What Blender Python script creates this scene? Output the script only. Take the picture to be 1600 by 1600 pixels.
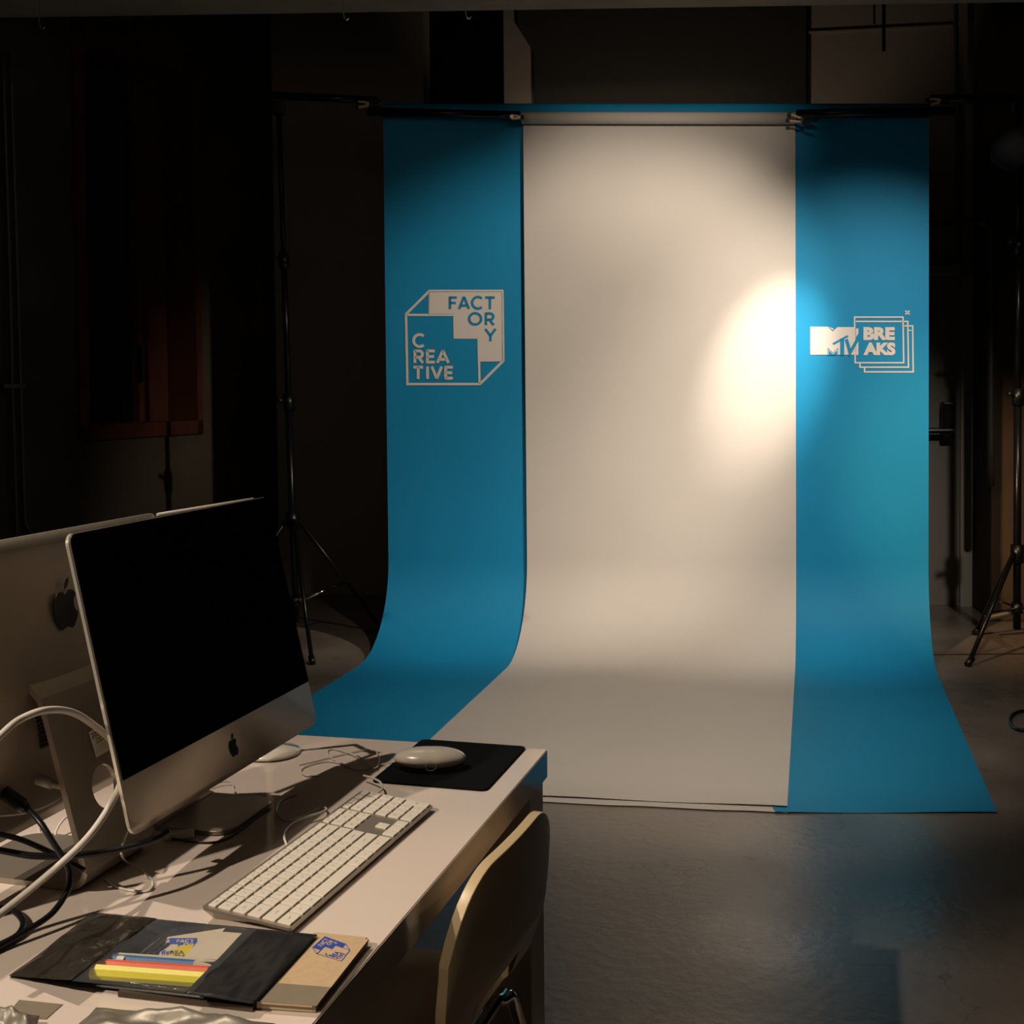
import bpy, bmesh, math, random
from mathutils import Vector, Matrix
random.seed(7)
S = bpy.context.scene
COL = S.collection
for o in list(bpy.data.objects): bpy.data.objects.remove(o)

# ---------------------------------------------------------------- camera
CAM_F, CAM_PITCH, CAM_ROLL, CAM_CY, CAM_H = 1958.3, .0318, .0091, 666.0, 1.347
cd = bpy.data.cameras.new('camera'); cam = bpy.data.objects.new('camera', cd); COL.objects.link(cam)
cd.sensor_fit = 'HORIZONTAL'; cd.sensor_width = 36.0; cd.lens = CAM_F / 1600 * 36
cd.shift_y = (CAM_CY - 800) / 1600; cd.clip_start = .05
cam.matrix_world = Matrix.Translation((0, 0, CAM_H)) @ Matrix.Rotation(math.pi/2 - CAM_PITCH, 4, 'X') @ Matrix.Rotation(-CAM_ROLL, 4, 'Z')
S.camera = cam
# ---------------------------------------------------------------- world, exposure
w = bpy.data.worlds.new('world'); S.world = w; w.use_nodes = True
w.node_tree.nodes['Background'].inputs[0].default_value = (1.0, .78, .55, 1)
w.node_tree.nodes['Background'].inputs[1].default_value = .0022
S.view_settings.view_transform = 'Standard'; S.view_settings.look = 'None'
S.view_settings.gamma = 1; S.view_settings.use_curve_mapping = False
S.view_settings.exposure = 0.0
WARM = (1.0, .80, .60)
def spot(name, loc, target, power, angle, blend, size=.04, color=WARM):
    l = bpy.data.lights.new(name, 'SPOT'); l.energy = power; l.spot_size = math.radians(angle); l.spot_blend = blend
    l.shadow_soft_size = size; l.color = color
    o = bpy.data.objects.new(name, l); COL.objects.link(o); o.location = loc
    o.rotation_euler = (Vector(target) - Vector(loc)).to_track_quat('-Z', 'Y').to_euler()
    return o
spot('backdrop_hot_spot', (1.75, 4.95, 3.02), (1.31, 6.22, 1.50), 340, 20, 1.0, .03, (1, .88, .74))
spot('backdrop_halo_spot', (2.25, 4.0, 3.02), (1.62, 6.15, 1.22), 290, 50, 1.0, .03, (1, .88, .74))
spot('backdrop_wide_spot', (2.0, 3.8, 3.02), (.41, 6.3, 1.42), 330, 46, .7, .04, (1, .87, .72))
spot('backdrop_top_spot', (.75, 3.4, 3.02), (.78, 6.3, 2.62), 85, 32, 1.0, .05, (1, .87, .72))
spot('floor_sweep_spot', (.9, 2.6, 3.0), (.55, 5.1, .1), 240, 56, .9, .05, (1, .87, .72))
spot('floor_right_spot', (-1.1, 2.4, 3.02), (3.7, 7.3, 0), 1000, 20, .8, .05, (1, .62, .32))
spot('desk_spot', (-1.25, 1.78, 3.02), (-.30, 1.55, .735), 125, 42, .6, .014, (1, .84, .68))
spot('desk_front_spot', (-2.6, -.54, 3.02), (-.35, 1.40, .735), 430, 19, .6, .03, (1, .84, .66))
spot('chair_spot', (-.85, -1.0, 3.02), (-.03, 1.5, .64), 90, 9, .6, .05, (1, .82, .60))
spot('wall_spot', (.75, 6.95, 2.2), (1.0, 7.7, 3.35), 15, 105, .5, .05, (1, .82, .64))
def fill_light(name, loc, power, r=.25, color=(1, .78, .56)):  # unseen point lights added as dim ambient fill, no fixtures
    l = bpy.data.lights.new(name, 'POINT'); l.energy = power; l.shadow_soft_size = r; l.color = color
    o = bpy.data.objects.new(name, l); COL.objects.link(o); o.location = loc
fill_light('ceiling_lamp_dim', (.2, .4, 2.8), 1.3)
fill_light('ceiling_lamp_far', (-.6, 4.2, 2.8), 5.0)
# ---------------------------------------------------------------- helpers
def unray(px, py):
    x = (px - 800) / CAM_F; y = (py - CAM_CY) / CAM_F
    c, s = math.cos(CAM_ROLL), math.sin(CAM_ROLL)
    xu = x * c - y * s; yu = x * s + y * c
    cp, sp = math.cos(CAM_PITCH), math.sin(CAM_PITCH)
    return Vector((xu, cp - yu * sp, -sp - yu * cp))
def PZ(px, py, z):
    d = unray(px, py); t = (z - CAM_H) / d.z
    return Vector((0, 0, CAM_H)) + d * t
def PY(px, py, Y):
    d = unray(px, py); return Vector((0, 0, CAM_H)) + d * (Y / d.y)
def PP(px, py, o, n):
    d = unray(px, py); c0 = Vector((0, 0, CAM_H)); return c0 + d * ((Vector(o) - c0).dot(n) / d.dot(n))

def mat(name, col, rough=.5, metal=0.0, noise=0.0, nscale=8.0, bump=0.0, bscale=40.0, coat=0.0, spec=.5, rvar=0.0, alpha=1.0, trans=0.0, detail=6.0, ior=1.45):
    m = bpy.data.materials.new(name); m.use_nodes = True
    nt = m.node_tree; b = nt.nodes['Principled BSDF']
    b.inputs['Roughness'].default_value = rough; b.inputs['Metallic'].default_value = metal
    b.inputs['Base Color'].default_value = (*col, 1); b.inputs['Coat Weight'].default_value = coat
    b.inputs['Coat Roughness'].default_value = .05
    b.inputs['Specular IOR Level'].default_value = spec; b.inputs['Alpha'].default_value = alpha
    b.inputs['Transmission Weight'].default_value = trans; b.inputs['IOR'].default_value = ior
    tc = nt.nodes.new('ShaderNodeTexCoord')
    n = nt.nodes.new('ShaderNodeTexNoise'); n.inputs['Scale'].default_value = nscale; n.inputs['Detail'].default_value = detail
    nt.links.new(tc.outputs['Object'], n.inputs['Vector'])
    r = nt.nodes.new('ShaderNodeValToRGB')
    a = max(noise, .015)
    r.color_ramp.elements[0].position = .3; r.color_ramp.elements[1].position = .7
    r.color_ramp.elements[0].color = (*[c * (1 - a) for c in col], 1)
    r.color_ramp.elements[1].color = (*[min(1, c * (1 + a)) for c in col], 1)
    nt.links.new(n.outputs['Fac'], r.inputs['Fac']); nt.links.new(r.outputs['Color'], b.inputs['Base Color'])
    if rvar > 0:
        mr = nt.nodes.new('ShaderNodeMapRange'); mr.inputs['From Min'].default_value = .3; mr.inputs['From Max'].default_value = .7
        mr.inputs['To Min'].default_value = max(.02, rough - rvar); mr.inputs['To Max'].default_value = rough + rvar
        nt.links.new(n.outputs['Fac'], mr.inputs['Value']); nt.links.new(mr.outputs['Result'], b.inputs['Roughness'])
    if bump > 0:
        n2 = nt.nodes.new('ShaderNodeTexNoise'); n2.inputs['Scale'].default_value = bscale; n2.inputs['Detail'].default_value = 5
        nt.links.new(tc.outputs['Object'], n2.inputs['Vector'])
        bp = nt.nodes.new('ShaderNodeBump'); bp.inputs['Strength'].default_value = bump; bp.inputs['Distance'].default_value = .01
        nt.links.new(n2.outputs['Fac'], bp.inputs['Height']); nt.links.new(bp.outputs['Normal'], b.inputs['Normal'])
    return m
M = {}
M['blue_paper'] = mat('blue_paper', (.010, .25, .49), .62, noise=.03, nscale=3, bump=.04, bscale=160, spec=.25)
M['white_paper'] = mat('white_paper', (.62, .565, .51), .65, noise=.02, nscale=3, bump=.05, bscale=120, spec=.25)
M['print_white'] = mat('print_white', (.70, .64, .58), .5)
M['print_blue'] = mat('print_blue_ground', (.010, .235, .46), .6)
M['desk'] = mat('desk_laminate', (.68, .58, .51), .10, noise=.01, spec=.5, bump=.01, bscale=9)
M['alu'] = mat('brushed_aluminium', (.40, .35, .29), .40, .75, noise=.02, nscale=30)
M['alu_edge'] = mat('polished_edge', (.9, .86, .75), .22, .7)
M['glass'] = mat('screen_glass', (.002, .002, .0025), .06, spec=.5)
M['black'] = mat('black_plastic', (.004, .004, .0045), .35)
M['blackmat'] = mat('black_cloth', (.004, .004, .005), .85, bump=.2, bscale=400, spec=.1)
M['rubber'] = mat('black_cable_rubber', (.008, .008, .011), .35)
M['white_plastic'] = mat('white_plastic', (.66, .60, .50), .25, coat=.3)
M['cable_white'] = mat('white_cable', (.62, .57, .50), .4)
M['key'] = mat('white_key', (.72, .66, .57), .45)
M['legend'] = mat('grey_legend', (.38, .34, .30), .6)
M['chair'] = mat('cream_shell', (.52, .40, .235), .33, noise=.02, nscale=5)
M['chrome'] = mat('chrome', (.8, .78, .74), .08, 1.0)
M['stand'] = mat('black_anodised', (.012, .012, .012), .28, .6)
M['clamp'] = mat('brass_clamp', (.75, .56, .32), .35, .35)
M['kraft'] = mat('kraft_card', (.50, .36, .22), .8, noise=.05, nscale=120, spec=.2)
M['kraft_dark'] = mat('grey_cloth_band', (.20, .165, .115), .8, noise=.06, nscale=90)
M['pages'] = mat('book_pages', (.42, .33, .22), .9)
M['booklet'] = mat('dark_brown_cover', (.06, .04, .025), .7)
M['ink'] = mat('blue_ink', (.02, .06, .36), .6)
M['dark_ink'] = mat('dark_ink', (.03, .03, .09), .6)
M['yellow'] = mat('yellow_print', (.62, .50, .01), .5)
M['hi_yellow'] = mat('yellow_pencil', (.78, .68, .0), .35)
M['orange'] = mat('orange_pencil', (.80, .09, .01), .4)
M['pblue'] = mat('blue_pencil', (.01, .12, .32), .4)
M['cream'] = mat('cream_card', (.56, .48, .36), .7)
M['foil'] = mat('silver_film', (.24, .22, .18), .42, .5, noise=.05, nscale=12, bump=.12, bscale=22)
M['blackfilm'] = mat('black_film', (.010, .010, .011), .38, noise=.2, bump=.10, bscale=14, coat=.0)
M['greyfilm'] = mat('smoky_film', (.03, .026, .02), .2, noise=.2, bump=.8, bscale=30, alpha=.88)
M['clear'] = mat('clear_film', (.45, .48, .52), .08, bump=.5, bscale=22, alpha=.06, spec=1.0)
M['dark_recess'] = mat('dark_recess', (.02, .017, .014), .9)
M['door_paint'] = mat('grey_door_paint', (.22, .20, .18), .5)
M['trim'] = mat('door_frame_paint', (.30, .27, .23), .6)
M['pillar'] = mat('dark_pillar', (.07, .045, .025), .8, noise=.3, nscale=2)
M['pipe'] = mat('galvanised_pipe', (.10, .09, .08), .5, .5)
M['panel_dark'] = mat('dark_grey_panel', (.035, .030, .022), .8, noise=.05)  # dark tone of the wall shadow, put into the colour
M['wood'] = mat('reddish_wood', (.06, .014, .005), .6, noise=.25, nscale=6)
M['night_glass'] = mat('night_glass', (.003, .0035, .003), .08)
M['sticker'] = mat('sticker_paper', (.80, .76, .66), .6)
M['sticker_red'] = mat('sticker_magenta', (.20, .015, .05), .6)
M['sticker_green'] = mat('sticker_lime', (.34, .36, .01), .6)
def wallmat(name, col, n=.12):
    m = mat(name, col, .85, noise=n, nscale=1.3, bump=.25, bscale=14, spec=.2, detail=9); return m
M['wall'] = wallmat('rear_wall_paint', (.30, .25, .205), .04)
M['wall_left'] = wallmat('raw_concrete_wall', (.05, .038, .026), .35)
M['ceiling'] = wallmat('concrete_soffit', (.30, .25, .19), .3)
def floormat():
    m = mat('polished_concrete', (.17, .14, .115), .30, noise=.35, nscale=1.6, bump=.12, bscale=30, rvar=.10, spec=.5, detail=10)
    nt = m.node_tree; b = nt.nodes['Principled BSDF']
    ramp = [n for n in nt.nodes if n.type == 'VALTORGB'][0]
    tc = [n for n in nt.nodes if n.type == 'TEX_COORD'][0]
    v = nt.nodes.new('ShaderNodeTexVoronoi'); v.feature = 'DISTANCE_TO_EDGE'; v.inputs['Scale'].default_value = 2.3
    nz = nt.nodes.new('ShaderNodeTexNoise'); nz.inputs['Scale'].default_value = 5; nz.inputs['Detail'].default_value = 8
    mx = nt.nodes.new('ShaderNodeMix'); mx.data_type = 'VECTOR'; mx.inputs[0].default_value = .28
    nt.links.new(tc.outputs['Object'], nz.inputs['Vector']); nt.links.new(tc.outputs['Object'], mx.inputs[4]); nt.links.new(nz.outputs['Color'], mx.inputs[5])
    nt.links.new(mx.outputs[1], v.inputs['Vector'])
    cr = nt.nodes.new('ShaderNodeMapRange'); cr.inputs['From Max'].default_value = .006; cr.inputs['To Min'].default_value = .5; cr.inputs['To Max'].default_value = 1
    nt.links.new(v.outputs['Distance'], cr.inputs['Value'])
    mu = nt.nodes.new('ShaderNodeMix'); mu.data_type = 'RGBA'; mu.blend_type = 'MULTIPLY'; mu.inputs[0].default_value = 1
    nt.links.new(ramp.outputs['Color'], mu.inputs[6]); nt.links.new(cr.outputs['Result'], mu.inputs[7])
    nt.links.new(mu.outputs[2], b.inputs['Base Color'])
    return m
M['floor'] = floormat()

def link(o, parent=None):
    COL.objects.link(o)
    if parent is not None: o.parent = parent
    return o
def obj(name, bm, m, parent=None, smooth=False, world=False):
    """world=True: bm is in world coordinates although the parent has its own matrix"""
    me = bpy.data.meshes.new(name)
    bmesh.ops.recalc_face_normals(bm, faces=bm.faces)
    bm.to_mesh(me); bm.free()
    for p in me.polygons: p.use_smooth = smooth
    for x in (m if isinstance(m, (list, tuple)) else [m]): me.materials.append(x)
    o = bpy.data.objects.new(name, me); link(o, parent)
    if world and parent is not None:
        o.matrix_parent_inverse = wmat(parent).inverted()
    return o
def wmat(o):
    mw = o.matrix_basis.copy() if o.parent is None else wmat(o.parent) @ o.matrix_parent_inverse @ o.matrix_basis
    return mw
def thing(name, label, cat, loc=(0, 0, 0), rz=0, group=None):
    o = bpy.data.objects.new(name, None); COL.objects.link(o); o.location = loc; o.rotation_euler = (0, 0, rz)
    o.empty_display_size = .05
    return tag(o, label, cat, group)
def tag(o, label, cat, group=None):
    o['label'] = label; o['category'] = cat
    if group: o['group'] = group
    return o
def struct(o): o['kind'] = 'structure'; return o
def bm_box(bm, c, s, mtx=None):
    r = bmesh.ops.create_cube(bm, size=1)
    T = Matrix.Translation(c) @ Matrix.Diagonal((*s, 1))
    if mtx is not None: T = mtx @ T
    bmesh.ops.transform(bm, matrix=T, verts=r['verts'])
    return r['verts']
def box(c, s, bev=0, seg=2, mtx=None):
    bm = bmesh.new(); bm_box(bm, c, s)
    if bev: bmesh.ops.bevel(bm, geom=list(bm.edges), offset=bev, segments=seg, affect='EDGES', profile=.6)
    if mtx is not None: bmesh.ops.transform(bm, matrix=mtx, verts=bm.verts)
    return bm
def ring_tube(bm, pts, rad, n=10, caps=True):
    pts = [Vector(p) for p in pts]; rs = rad if isinstance(rad, (list, tuple)) else [rad] * len(pts)
    rings = []; up = Vector((0, 0, 1)); prev = None
    for i, p in enumerate(pts):
        t = (pts[min(i + 1, len(pts) - 1)] - pts[max(i - 1, 0)]).normalized()
        if prev is None:
            a = up if abs(t.dot(up)) < .95 else Vector((1, 0, 0))
            x = t.cross(a).normalized()
        else:
            x = (prev - t * prev.dot(t))
            x = x.normalized() if x.length > 1e-6 else t.orthogonal().normalized()
        prev = x; y = t.cross(x)
        rings.append([bm.verts.new(p + (x * math.cos(2*math.pi*k/n) + y * math.sin(2*math.pi*k/n)) * rs[i]) for k in range(n)])
    for a, b in zip(rings, rings[1:]):
        for k in range(n): bm.faces.new((a[k], a[(k+1) % n], b[(k+1) % n], b[k]))
    if caps: bm.faces.new(rings[0][::-1]); bm.faces.new(rings[-1])
def tube(pts, rad, n=10):
    bm = bmesh.new(); ring_tube(bm, pts, rad, n); return bm
def catmull(pts, k=8):
    pts = [Vector(p) for p in pts]; out = []
    P = [pts[0] * 2 - pts[1]] + pts + [pts[-1] * 2 - pts[-2]]
    for i in range(1, len(P) - 2):
        a, b, c, d = P[i-1:i+3]
        for j in range(k):
            t = j / k
            out.append(.5 * ((2*b) + (-a + c)*t + (2*a - 5*b + 4*c - d)*t*t + (-a + 3*b - 3*c + d)*t**3))
    out.append(pts[-1]); return out
def lathe(prof, n=32, mtx=None):
    bm = bmesh.new(); rings = []
    for r, z in prof: rings.append([bm.verts.new((r*math.cos(2*math.pi*k/n), r*math.sin(2*math.pi*k/n), z)) for k in range(n)])
    for a, b in zip(rings, rings[1:]):
        for k in range(n): bm.faces.new((a[k], a[(k+1) % n], b[(k+1) % n], b[k]))
    bm.faces.new(rings[0][::-1]); bm.faces.new(rings[-1])
    if mtx is not None: bmesh.ops.transform(bm, matrix=mtx, verts=bm.verts)
    return bm
def rrect(w, h, r, n=6, cx=0, cy=0):
    """rounded rectangle outline, r = one radius or four (tr, tl, bl, br)"""
    R = r if isinstance(r, (list, tuple)) else [r] * 4
    out = []
    for q, (sx, sy) in enumerate([(1, 1), (-1, 1), (-1, -1), (1, -1)]):
        rr = R[q]
        for k in range(n + 1):
            a = math.pi/2 * (q + k / n)
            out.append((cx + sx*(w/2 - rr) + rr*math.cos(a), cy + sy*(h/2 - rr) + rr*math.sin(a)))
    return out
def prism(poly, f, d):
    """poly 2D -> f(x, y, depth) for depth 0 and d"""
    bm = bmesh.new()
    a = [bm.verts.new(f(x, y, 0)) for x, y in poly]; b = [bm.verts.new(f(x, y, d)) for x, y in poly]
    bm.faces.new(a[::-1]); bm.faces.new(b)
    n = len(poly)
    for i in range(n): bm.faces.new((a[i], a[(i+1) % n], b[(i+1) % n], b[i]))
    return bm
def stroke(bm, pts, wd, f, closed=False):
    """flat stroked line in 2D mapped through f"""
    pts = [Vector(p) for p in pts]; n = len(pts); L = []; Rr = []
    for i in range(n):
        if closed: a, b, c = pts[i-1], pts[i], pts[(i+1) % n]
        else: a, b, c = pts[max(i-1, 0)], pts[i], pts[min(i+1, n-1)]
        d1 = (b - a); d2 = (c - b)
        if d1.length < 1e-9: d1 = d2
        if d2.length < 1e-9: d2 = d1
        d1 = d1.normalized(); d2 = d2.normalized()
        n1 = Vector((-d1.y, d1.x)); n2 = Vector((-d2.y, d2.x)); m_ = (n1 + n2)
        m_ = m_.normalized() if m_.length > 1e-6 else n1
        k = wd / 2 / max(.35, m_.dot(n1))
        L.append(bm.verts.new(f(*(b + m_*k)))); Rr.append(bm.verts.new(f(*(b - m_*k))))
    rng = range(n if closed else n - 1)
    for i in rng:
        j = (i + 1) % n; bm.faces.new((L[i], L[j], Rr[j], Rr[i]))
def poly(bm, pts, f): 
    fc = bm.faces.new([bm.verts.new(f(*p)) for p in pts])
def arc(cx, cy, rx, ry, a0, a1, n=16):
    return [(cx + rx*math.cos(math.radians(a0 + (a1-a0)*k/n)), cy + ry*math.sin(math.radians(a0 + (a1-a0)*k/n))) for k in range(n+1)]
GL = {  # strokes in a unit cell, y down
 'F': [[(.06, 0), (.06, 1)], [(0, .06), (1, .06)], [(0, .5), (.85, .5)]],
 'A': [[(.04, 1), (.5, .02)], [(.5, .02), (.96, 1)], [(.18, .72), (.82, .72)]],
 'C': [arc(.55, .5, .5, .46, -48, -312, 20)],
 'T': [[(0, .06), (1, .06)], [(.5, 0), (.5, 1)]],
 'O': [arc(.5, .5, .46, .45, 0, 360, 26)],
 'R': [[(.08, 0), (.08, 1)], [(.08, .06), (.5, .06)] + arc(.56, .31, .34, .25, -90, 90, 8) + [(.08, .56)], [(.48, .56), (.95, 1)]],
 'Y': [[(.04, 0), (.5, .55)], [(.96, 0), (.5, .55)], [(.5, .5), (.5, 1)]],
 'E': [[(.08, 0), (.08, 1)], [(0, .06), (1, .06)], [(0, .5), (.92, .5)], [(0, .94), (1, .94)]],
 'I': [[(.5, 0), (.5, 1)]],
 'V': [[(.04, 0), (.5, .97)], [(.96, 0), (.5, .97)]],
}
def glyphs(bm, spec, wd, f):
    for ch, x0, y0, x1, y1 in spec:
        for s in GL[ch]: stroke(bm, [(x0 + a*(x1-x0), y0 + b*(y1-y0)) for a, b in s], wd, f)
def text_bm(bm, body, x0, y0, x1, y1, f, bold=0.0):
    """a word fitted into a box (y down) and mapped through f"""
    cu = bpy.data.curves.new('t', 'FONT'); cu.body = body; cu.offset = bold; cu.resolution_u = 4
    o = bpy.data.objects.new('t', cu); COL.objects.link(o)
    dg = bpy.context.evaluated_depsgraph_get(); me = bpy.data.meshes.new_from_object(o.evaluated_get(dg))
    xs = [v.co.x for v in me.vertices]; ys = [v.co.y for v in me.vertices]
    ax, bx, ay, by = min(xs), max(xs), min(ys), max(ys)
    vs = [bm.verts.new(f(x0 + (v.co.x-ax)/(bx-ax)*(x1-x0), y1 - (v.co.y-ay)/(by-ay)*(y1-y0))) for v in me.vertices]
    for p in me.polygons:
        try: bm.faces.new([vs[i] for i in p.vertices])
        except ValueError: pass
    bpy.data.objects.remove(o); bpy.data.curves.remove(cu); bpy.data.meshes.remove(me)
def U(a): return Vector((math.cos(a), math.sin(a), 0))
def W(a): return Vector((-math.sin(a), math.cos(a), 0))

# ================================================================ SETTING
RA = -.15                                        # rear wall heading
RO = PZ(600, 930, 0)                             # a point at the foot of the rear wall
ru, rw = U(RA), W(RA)
def rear(px, py, off=0.0): return PP(px, py, RO - rw * off, rw)
def rear_x(px, py=600): return (rear(px, py) - RO).dot(ru)
RM = Matrix.Translation(RO) @ Matrix.Rotation(RA, 4, 'Z')     # local: x along wall, y into it, z up
TOP = 4.6
struct(obj('floor', box((0, 3.5, -.05), (16, 17, .1)), M['floor']))
SLZ = 3.13
struct(obj('ceiling', box((0, .6, SLZ + .2), (16, 10.8, .4), mtx=Matrix.Rotation(-.02, 4, 'Z')), M['ceiling']))
lx = rear_x(417); rxx = rear_x(1512)
dl, dr_ = rear_x(661, 80), rear_x(787, 80)
# rear wall with a deep dark opening high behind the backdrop
bm = bmesh.new()
bm_box(bm, ((lx + dl)/2 - .3, .1, TOP/2), (dl - lx + .6, .2, TOP)); 
bm_box(bm, ((dr_ + rxx)/2 + .4, .1, TOP/2), (rxx - dr_ + .8, .2, TOP))
bm_box(bm, ((dl + dr_)/2, .1, 1.0), (dr_ - dl, .2, 2.0))
o = struct(obj('wall_rear', bm, M['wall'])); o.matrix_world = RM
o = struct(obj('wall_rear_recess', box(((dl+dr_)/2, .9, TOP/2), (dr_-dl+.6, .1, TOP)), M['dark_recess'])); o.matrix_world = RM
# left wall, receding to the corner
LA = math.atan2(.916, .4); lu = U(LA); lw = W(LA)         # lw points left / away from the room
LC = RO + ru * lx
LMx = Matrix.Translation(LC) @ Matrix.Rotation(LA, 4, 'Z')
def leftp(px, py): 
    q = PP(px, py, LC, lw); return ((q - LC).dot(lu), q.z)
w0 = leftp(122, 688); w1 = leftp(314, 678)
wz = (w0[1] + w1[1]) / 2; wa, wb = w0[0], w1[0]
bm = bmesh.new()
bm_box(bm, ((wb + .0)/2, .15, TOP/2), (-wb, .3, TOP)); bm_box(bm, ((wa - 8)/2, .15, TOP/2), (8 + wa, .3, TOP))
bm_box(bm, ((wa+wb)/2, .15, wz/2), (wb-wa, .3, wz)); bm_box(bm, ((wa+wb)/2, .15, (3.3+TOP)/2), (wb-wa, .3, TOP-3.3))
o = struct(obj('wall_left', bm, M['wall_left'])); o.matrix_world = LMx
win = struct(thing('window_1', 'x', 'window')); del win['label']; del win['category']; win.matrix_world = LMx
fw = .075
bm = bmesh.new()
bm_box(bm, (wa + fw/2, .10, (wz+3.3)/2), (fw, .24, 3.3-wz)); bm_box(bm, (wb - fw*.35, .10, (wz+3.3)/2), (fw*.7, .24, 3.3-wz))
bm_box(bm, ((wa+wb)/2, .10, wz + .04), (wb-wa, .24, .08)); bm_box(bm, ((wa+wb)/2, .10, 3.26), (wb-wa, .24, .08))
obj('window_frame', bm, M['wood'], win)
bm = bmesh.new(); bm_box(bm, (wb-.20, .21, (wz+3.3)/2), (.26, .05, 3.3-wz-.1))
obj('window_sash', bm, M['wood'], win)
obj('window_pane', box(((wa+wb)/2, .25, (wz+3.3)/2), (wb-wa-.04, .012, 3.3-wz-.1)), M['night_glass'], win)
obj('window_handle', box((wb-.33, .17, wz+.42), (.015, .03, .22), .004), M['chrome'], win)
# corner pilaster where the walls meet
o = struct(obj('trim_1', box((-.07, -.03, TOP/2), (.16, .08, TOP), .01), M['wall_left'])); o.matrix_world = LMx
# far right pillar and the wall beyond it
prx0, prx1 = rear_x(1512), rear_x(1578)
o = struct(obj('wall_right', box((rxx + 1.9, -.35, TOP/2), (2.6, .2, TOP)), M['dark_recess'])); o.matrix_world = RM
o.matrix_world = RM
o = struct(obj('trim_2', box(((prx0+prx1)/2 + .02, -.28, TOP/2), (prx1-prx0, .5, TOP), .015), M['pillar'])); o.matrix_world = RM
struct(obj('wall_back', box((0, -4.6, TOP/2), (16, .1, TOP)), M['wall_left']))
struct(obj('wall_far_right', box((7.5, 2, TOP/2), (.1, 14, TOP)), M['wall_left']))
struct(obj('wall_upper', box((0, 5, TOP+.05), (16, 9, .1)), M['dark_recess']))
# shadow on the rear wall above the backdrop, built as a dark sheet
p0 = rear_x(836, 80); p1 = rear_x(1260, 80)
def rz(px, py): return rear(px, py).z
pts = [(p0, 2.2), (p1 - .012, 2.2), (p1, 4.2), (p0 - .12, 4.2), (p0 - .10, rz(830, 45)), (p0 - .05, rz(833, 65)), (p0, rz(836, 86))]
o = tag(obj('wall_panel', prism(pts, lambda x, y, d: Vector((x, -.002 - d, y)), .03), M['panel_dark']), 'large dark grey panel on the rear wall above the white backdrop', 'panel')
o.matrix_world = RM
# ledge line on the wall right of the shadow sheet
la = rear_x(1262, 48); lb = rear_x(1488, 48)
o = struct(obj('trim_3', box(((la+lb)/2, -.008, rz(1380, 46)), (lb-la, .016, .012)), M['wall'])); o.matrix_world = RM
# door in the rear wall at the right
d1 = rear_x(1498, 600); d0 = d1 - .95; dz = rz(1480, 432)
dr = struct(thing('door_1', 'x', 'd')); del dr['label']; del dr['category']; dr.matrix_world = RM
obj('door_leaf', box(((d0+d1)/2, -.02, dz/2), (d1-d0, .04, dz), .003), M['door_paint'], dr)
bm = bmesh.new(); bm_box(bm, (d1+.035, -.03, (dz+.06)/2), (.07, .06, dz+.06)); bm_box(bm, (d0-.035, -.03, (dz+.06)/2), (.07, .06, dz+.06)); bm_box(bm, ((d0+d1)/2, -.03, dz+.035), (d1-d0+.14, .06, .07))
obj('door_frame', bm, M['trim'], dr)
hb = obj('push_bar', tube([(d0+.1, -.12, 1.06), (d1-.05, -.12, 1.06)], .017), M['black'], dr)
obj('latch_box', box((d1-.08, -.08, 1.12), (.07, .09, .22), .01), M['black'], hb)
# conduits on the rear wall
def rl(px, py, off): 
    q = rear(px, py, off); return q
def pipe(name, pts, r, label, m='pipe', cat='pipe'):
    return tag(obj(name, tube(catmull(pts, 6), r, 10), M[m], smooth=True), label, cat)
pipe('conduit', [rl(1493, -40, .05), rl(1495, 150, .05), rl(1498, 330, .05), rl(1499, 385, .05), rl(1496, 405, .05), rl(1485, 412, .05), rl(1440, 413, .05)], .013, 'thin dark vertical conduit bending left above the grey door')
pipe('conduit', [rl(1445, 350, .11), rl(1495, 348, .11), rl(1508, 347, .62), rl(1530, 346, .62), rl(1545, 356, .62), rl(1548, 380, .62), rl(1548, 760, .62)], .02, 'thick dark pipe crossing right onto the pillar and turning down')
def ll(px, py, off):
    return PP(px, py, LC - lw*off, lw)
pipe('conduit', [ll(4, 80, .03), ll(14, 400, .03), ll(20, 640, .03), ll(27, 860, .03)], .009, 'leftmost thin vertical conduit on the concrete wall left of the window')
pipe('conduit', [ll(16, 80, .03), ll(26, 400, .03), ll(33, 640, .03), ll(38, 800, .03), ll(46, 830, .03), ll(50, 860, .03)], .009, 'thin vertical conduit nearest the window, kinked at its foot')
q = (ll(4, 603, .03) + ll(36, 603, .03)) / 2
o = tag(obj('pipe_clip', box((0, 0, 0), (.14, .03, .02), .003), M['pipe']), 'small metal clip holding the two conduits to the left wall', 'clip')
o.matrix_world = Matrix.Translation(q) @ Matrix.Rotation(LA, 4, 'Z')
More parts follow.
